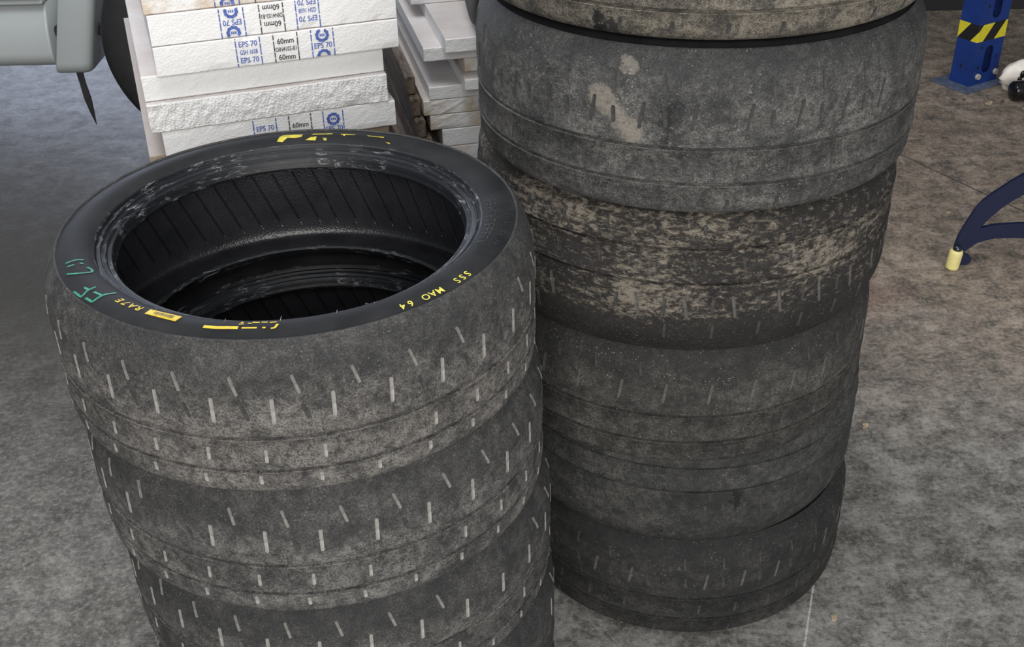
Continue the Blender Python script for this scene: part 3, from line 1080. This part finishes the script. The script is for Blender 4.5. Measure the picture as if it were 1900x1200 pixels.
# ------------------------------------------------------------------ upright tyre on the rear stack
def small_tire(label, center, r, w, axis_rot, mat, name, parent=None, cat=None):
    root = empty(name, center, axis_rot)
    if parent:
        root.parent = parent
    if cat:
        tag(root, label, cat)
    hw = w / 2
    pr = [(r * .66, -hw * .92), (r * .80, -hw), (r * .92, -hw * .95), (r * .975, -hw * .82), (r * .995, -hw * .62)]
    for gz in (-.35, 0, .35):
        pr += [(r, hw * (gz - .06)), (r - .006, hw * (gz - .04)), (r - .006, hw * (gz + .04)), (r, hw * (gz + .06))]
    pr += [(r * .995, hw * .62), (r * .975, hw * .82), (r * .92, hw * .95), (r * .80, hw), (r * .66, hw * .92)]
    lathe('tread', pr, mat, root, 96)
    inn = [(r * .66, hw * .92), (r * .66, hw * .70), (r * .80, hw * .55), (r * .90, 0), (r * .80, -hw * .55), (r * .66, -hw * .70), (r * .66, -hw * .92)]
    lathe('inner_liner', inn, M['liner'], root, 96)
    return root


small_tire('brown dusty upright tire standing on the rear foam stack, half behind the far stack', (.055, 2.80, .871 + .30), .30, .30, (0, PI / 2, rad(8)), M['brown_rubber'], 'standing_tire', None, 'tire')

# ------------------------------------------------------------------ parked vehicle (lower rear corner only in view)
car = empty('parked_car', (-2.4, 4.5, 0))
tag(car, 'light grey vehicle in the upper left corner, only its lower body showing', 'car')


def body_panel(name, x0, x1, yf, zb, zt, dep, rr, mat, tilt=0.0, xr=0.0):
    """panel with a rounded lower front edge, extruded along x; ends rounded"""
    prof = []
    for k in range(7):
        a = PI / 2 * k / 6
        prof.append((yf + rr - rr * math.sin(a) if False else yf + rr * (1 - math.sin(a)), zb + rr * (1 - math.cos(a))))
    prof = [(yf + dep, zb + .002)] + prof[:] + [(yf + .01, zb + (zt - zb) * .6), (yf + .04, zt), (yf + dep, zt)]
    n = len(prof)
    xs = [x0, x0 + .006, x1 - .030, x1 - .012, x1 - .003, x1]
    ins = [.006, 0, 0, .006, .018, .034] if xr else [.004, 0, 0, 0, 0, .004]
    vs, fs = [], []
    for x, i_ in zip(xs, ins):
        for j, (y, z) in enumerate(prof):
            cy = min(y + i_, yf + dep)
            vs.append((x + tilt * (z - zb), cy, z + (i_ * .4 if j < 4 else 0)))
    for i in range(len(xs) - 1):
        for j in range(n):
            k2 = (j + 1) % n
            fs.append((i * n + j, (i + 1) * n + j, (i + 1) * n + k2, i * n + k2))
    fs.append(tuple(range(n))); fs.append(tuple((len(xs) - 1) * n + j for j in range(n)))
    o = pydata(name, vs, fs, mat, None, True)
    bm = bmesh.new(); bm.from_mesh(o.data)
    bmesh.ops.recalc_face_normals(bm, faces=list(bm.faces))
    bm.to_mesh(o.data); bm.free()
    o.parent = car
    o.matrix_parent_inverse = Matrix.Translation(-car.location)
    return o


body_panel('body_panel', -3.6, -1.690, 4.215, .292, .532, .75, .06, M['car_paint'])
o = body_panel('body_panel', -3.6, -1.690, 4.205, .560, .95, .75, .03, M['car_paint'])
body_panel('trim_strip', -3.6, -1.690, 4.225, .530, .562, .70, .008, M['car_trim'])
body_panel('corner_panel', -1.688, -1.556, 4.185, .272, .95, .20, .05, M['car_paint'], .24, 1)
bm = bmesh.new()
bmesh.ops.create_cone(bm, segments=16, radius1=.006, radius2=.006, depth=.004, cap_ends=True)
o = obj('drain_hole', bm, M['black_rubber'], car)
o.matrix_parent_inverse = Matrix.Translation(-car.location)
o.location = (-1.617, 4.1905, .312); o.rotation_euler = (PI / 2, 0, 0)
# tapering dark wedge hanging below the corner
vs, fs = [], []
pts = [(-1.617, 4.245, .285, .013), (-1.612, 4.24, .23, .011), (-1.604, 4.235, .17, .013), (-1.598, 4.235, .11, .008), (-1.592, 4.235, .060, .001)]
for x, y, z, hw in pts:
    for sx, sy in ((-1, -.3), (1, -.3), (1, .3), (-1, .3)):
        vs.append((x + sx * hw, y + sy * hw, z))
for i in range(len(pts) - 1):
    for j in range(4):
        fs.append((i * 4 + j, (i + 1) * 4 + j, (i + 1) * 4 + (j + 1) % 4, i * 4 + (j + 1) % 4))
fs += [(3, 2, 1, 0), (16, 17, 18, 19)]
o = pydata('hanging_strap', vs, fs, M['black_rubber'], car)
o.matrix_parent_inverse = Matrix.Translation(-car.location)
# axle bar and wheel
bm = box_bm(-1.70, -1.02, 4.28, 4.33, .395, .430, .006)
o = obj('axle_bar', bm, M['black_rubber'], car)
o.matrix_parent_inverse = Matrix.Translation(-car.location)
wr = .415
pr = [(wr * .60, -.095), (wr * .78, -.105), (wr * .92, -.100), (wr * .975, -.085), (wr * .995, -.06)]
for gz in (-.035, 0, .035):
    pr += [(wr, gz - .006), (wr - .006, gz - .003), (wr - .006, gz + .003), (wr, gz + .006)]
pr += [(wr * .995, .06), (wr * .975, .085), (wr * .92, .10), (wr * .78, .105), (wr * .60, .095), (wr * .56, .05), (wr * .56, -.05), (wr * .60, -.095)]
wh = lathe('wheel_tire', pr, M['black_rubber'], car, 128)
wh.matrix_parent_inverse = Matrix.Translation(-car.location)
wh.location = (-1.052, 4.20, wr)
wh.rotation_euler = (PI / 2, 0, rad(6))
pr = [(.01, -.02), (wr * .3, -.03), (wr * .5, -.01), (wr * .555, -.045), (wr * .555, .045), (wr * .3, .02), (.01, .02)]
o = lathe('rim', pr, M['car_trim'], wh, 64)

# ------------------------------------------------------------------ blue rack upright
YP = rad(30)
post = empty('rack_upright', (1.908, 4.560, 0), (0, 0, YP))
tag(post, 'blue perforated steel rack upright with yellow and black hazard tape', 'rack upright')
PW, PD, PH = .165, .100, 2.2          # right face along +x, left face along +y
# base plate
M['dusty_steel'] = plain('dusty_blue_steel', (.075, .095, .150), .7, var=.3, scale=40)
obj('base_plate', box_bm(-.055, PW + .02, -.040, PD + .05, 0, .010, .002), M['dusty_steel'], post)
# face with oblong slots: real openings between strips
zs0 = .010
slots = [(.055, .170)]
z = .285
while z < PH - .15:
    slots.append((z, z + .115)); z += .165
bm = bmesh.new()
th = .003
sx0, sx1 = .062, .112
box_bm(0, sx0, 0, th, zs0, PH, 0, bm)
box_bm(sx1, PW, 0, th, zs0, PH, 0, bm)
zc = zs0
for a, b in slots:
    box_bm(sx0, sx1, 0, th, zc, a, 0, bm)
    # rounded ends of the slot
    for zz, sg in ((a, 1), (b, -1)):
        cz = zz + sg * .025
        for side in (-1, 1):
            prevp = None
            for k in range(7):
                ang = PI / 2 * k / 6
                x = (sx0 + sx1) / 2 + side * .025 * math.sin(ang)
                zq = cz - sg * .025 * math.cos(ang)
                if prevp:
                    vsq = [bm.verts.new(p) for p in ((prevp[0], 0, prevp[1]), (x, 0, zq), (x, 0, zz), (prevp[0], 0, zz))]
                    bm.faces.new(vsq)
                prevp = (x, zq)
    zc = b
box_bm(sx0, sx1, 0, th, zc, PH, 0, bm)
obj('slotted_face', bm, M['blue_steel'], post)
bm = bmesh.new()
box_bm(0, th, th, PD, zs0, PH, 0, bm)
box_bm(PW - th, PW, th, PD, zs0, PH, 0, bm)
box_bm(th, .03, PD - th, PD, zs0, PH, 0, bm)
box_bm(PW - .03, PW - th, PD - th, PD, zs0, PH, 0, bm)
obj('side_flanges', bm, M['blue_steel'], post)
hole_bm = bmesh.new()
bmesh.ops.create_cone(hole_bm, segments=12, radius1=.0065, radius2=.0065, depth=.0012, cap_ends=True)
hole_me = bpy.data.meshes.new('bolt_hole')
hole_bm.to_mesh(hole_me); hole_bm.free()
hole_me.materials.append(M['tape_black'])
for k in range(12):
    zz = .085 + k * .085
    if .19 < zz < .275:
        continue
    for x in (.036, .138):
        o = link_mesh('bolt_hole', hole_me, None, post)
        o.location = (x, -.0004, zz + (.03 if x > .1 else 0)); o.rotation_euler = (PI / 2, 0, 0)
    if k % 2 == 0:
        o = link_mesh('bolt_hole', hole_me, None, post)
        o.location = (-.0004, .055, zz); o.rotation_euler = (0, PI / 2, 0)
for x in (.045, .150):
    bm = bmesh.new()
    bmesh.ops.create_cone(bm, segments=16, radius1=.013, radius2=.011, depth=.010, cap_ends=True)
    o = obj('bolt_head', bm, M['grout'], post)
    o.location = (x, -.005, .045 + (x > .1) * .003); o.rotation_euler = (PI / 2, 0, 0)
# hazard tape: slanted bands wrapped round the two visible faces
tz0, tz1 = .196, .266


def tape_band(name, u0, u1, mat):
    """u runs along the left face (negative) and the right face (positive), slanted bottom to top"""
    bm = bmesh.new()
    sl = .055

    def P(u, z):
        u = max(-PD, min(PW, u))
        if u < 0:
            return (-.0012, -u, z)
        return (u, -.0012, z)
    n = 14
    rows = []
    for i in range(n + 1):
        f = i / n
        z = tz0 + (tz1 - tz0) * f
        a, b = u0 + sl * f, u1 + sl * f
        pts = [a]
        if a < 0 < b:
            pts += [-1e-5, 1e-5]
        elif b <= 0:
            pts += [a + (b - a) * .5, a + (b - a) * .75]
        else:
            pts += [a + (b - a) * .33, a + (b - a) * .66]
        pts.append(b)
        rows.append([bm.verts.new(P(u, z)) for u in pts])
    for A_, B2 in zip(rows, rows[1:]):
        for i in range(3):
            try:
                bm.faces.new((A_[i], A_[i + 1], B2[i + 1], B2[i]))
            except ValueError:
                pass
    bmesh.ops.dissolve_degenerate(bm, dist=1e-6, edges=list(bm.edges))
    return obj(name, bm, mat, post)


u = -.165
k = 0
while u < PW:
    tape_band('hazard_tape_band', u, u + .066, M['tape_black'] if k % 2 else M['tape_yellow'])
    u += .066
    k += 1

# ------------------------------------------------------------------ curved navy leg with a yellow roller
leg = empty('curved_stand_leg', (1.38, 3.095, 0))
tag(leg, 'navy blue forked curved steel leg with a yellow roller at its tip', 'stand leg')
OUT = [(1.3538, .0073), (1.3720, .0015), (1.3888, .0012), (1.4040, .0070), (1.4094, .0191), (1.4003, .0324), (1.3880, .0385), (1.3770, .0430), (1.4118, .0749), (1.4380, .0845), (1.466, .0902), (1.51, .0915), (1.5559, .0898), (1.66, .083), (1.80, .070),
       (1.80, .120), (1.66, .135), (1.5452, .1394), (1.50, .1385), (1.4567, .1361), (1.4132, .1263), (1.4365, .161), (1.4648, .1917), (1.492, .2150), (1.5242, .2363), (1.60, .275), (1.80, .335),
       (1.80, .395), (1.60, .345), (1.5103, .3011), (1.480, .2810), (1.4513, .2574), (1.426, .237), (1.404, .2145), (1.388, .189), (1.376, .1598), (1.364, .129), (1.3538, .0967), (1.3494, .0672)]
TH = .012
vs = [(x - 1.38, -TH / 2, z) for x, z in OUT] + [(x - 1.38, TH / 2, z) for x, z in OUT]
n = len(OUT)
bm = bmesh.new()
bv = [bm.verts.new(v) for v in vs]
f1 = bm.faces.new(bv[:n]); f2 = bm.faces.new(list(reversed(bv[n:])))
for i in range(n):
    j = (i + 1) % n
    bm.faces.new((bv[i], bv[n + i], bv[n + j], bv[j]))
bmesh.ops.recalc_face_normals(bm, faces=list(bm.faces))
bmesh.ops.triangulate(bm, faces=[f1, f2])
obj('forked_plate', bm, M['navy_steel'], leg)
obj('column', box_bm(.415, .475, -.03, .03, 0, .9, .004), M['navy_steel'], leg)
ro = empty('roller', (-.035, -.024, .0005), (rad(-2), rad(6), 0))
ro.parent = leg
pr = [(.002, .0), (.0165, .0), (.0195, .003), (.0200, .008), (.0200, .056), (.0185, .062), (.0140, .064), (.002, .064)]
bpy.data.objects.remove(ro)
o = lathe('roller', pr, M['roller'], leg, 32)
o.location = (-.036, -.024, .001); o.rotation_euler = (0, rad(5), 0)
o['label'] = 'pale yellow plastic roller'
pr = [(.0008, .0), (.013, .0), (.0135, .006), (.010, .013), (.005, .016), (.0008, .017)]
o2 = lathe('roller_bolt', pr, M['bolt'], o, 24)
o2.location = (0, 0, .063)
pr = [(.0008, -.0), (.0205, .0), (.0205, .003), (.0008, .003)]

# ------------------------------------------------------------------ bag and bottle at the right edge
bm = bmesh.new()
bmesh.ops.create_icosphere(bm, subdivisions=4, radius=1)
for v in bm.verts:
    p = v.co.copy()
    q = mnoise.fractal(p * 1.6 + Vector((3, 1, 2)), 1.0, 2.0, 4)
    rdg = abs(mnoise.noise(p * 3.1 + Vector((7, 2, 5))))
    k = 1 + .16 * q - .14 * rdg
    v.co = (p.x * .135 * k, p.y * .042 * k, max(-.062, p.z * .085 * k))
    v.co.z += .063
bag = obj('plastic_bag', bm, M['white_bag'], None, True)
bag.location = (2.150, 4.520, 0)
tag(bag, 'crumpled white plastic bag on the floor beside the blue upright', 'bag')
for k, (x, y, z, s) in enumerate(((-.062, -.038, .088, .016), (-.070, -.036, .066, .013), (.0, -.046, .10, .018))):
    bm = bmesh.new()
    bmesh.ops.create_icosphere(bm, subdivisions=2, radius=1)
    for v in bm.verts:
        v.co = (v.co.x * s * .7, v.co.y * .006, v.co.z * s)
    o = obj('printed_mark', bm, M['black_gloss'], bag, True)
    o.location = (x, y, z)
bot = empty('black_bottle', (2.030, 4.425, .041), (0, rad(90), rad(4)))
tag(bot, 'glossy black bottle lying on the floor against the white bag', 'bottle')
pr = [(.0005, -.0), (.030, .0), (.037, .003), (.040, .010), (.040, .155), (.036, .170), (.020, .190), (.015, .200), (.015, .222)]
lathe('body', pr, M['black_gloss'], bot, 48)
lathe('cap', [(.018, .215), (.018, .245), (.0005, .246)], M['black_rubber'], bot, 32)

# ------------------------------------------------------------------ bits on the floor
bits = [((.638, 1.663), .011, 'leaf', 'small pale leaf scrap on the concrete near the lower right'),
        ((1.813, 4.447), .016, 'leaf_dark', 'dark dirt crumb in front of the left corner of the blue upright'),
        ((1.850, 4.440), .012, 'leaf_dark', 'tiny dark crumb in front of the blue upright base'),
        ((1.937, 4.395), .022, 'leaf', 'tan flattened leaf in front of the blue upright'),
        ((1.995, 4.410), .017, 'leaf_dark', 'dark leaf fragment between the upright and the bottle'),
        ((2.060, 4.330), .018, 'leaf', 'tan leaf fragment in front of the black bottle'),
        ((1.876, 4.315), .010, 'leaf_dark', 'lone dark speck in front of the blue upright'),
        ((1.459, 3.443), .011, 'leaf', 'pale paint chip on the floor up left of the yellow roller'),
        ((1.440, 3.308), .007, 'leaf', 'tiny pale chip on the floor just above the yellow roller'),
        ((.871, 2.295), .014, 'leaf', 'pale flake on the floor right of the far tire stack')]
for k, ((x, y), s, mk, lb) in enumerate(bits):
    rnd = random.Random(100 + k)
    bm = bmesh.new()
    ring = []
    for i in range(9):
        a = 2 * PI * i / 9
        r = s * rnd.uniform(.55, 1.1)
        ring.append((r * math.cos(a), r * .6 * math.sin(a)))
    top = [bm.verts.new((x_, y_, .0022 + rnd.uniform(0, .0022))) for x_, y_ in ring]
    low = [bm.verts.new((x_, y_, 0)) for x_, y_ in ring]
    c = bm.verts.new((0, 0, .0035))
    for i in range(9):
        j = (i + 1) % 9
        bm.faces.new((top[i], top[j], c))
        bm.faces.new((low[i], low[j], top[j], top[i]))
    bm.faces.new(list(reversed(low)))
    bmesh.ops.recalc_face_normals(bm, faces=list(bm.faces))
    o = obj('floor_scrap', bm, M[mk])
    o.location = (x, y, 0.0002)
    o.rotation_euler = (0, 0, rnd.uniform(0, 6))
    tag(o, lb, 'debris', 'scraps lying on the floor')
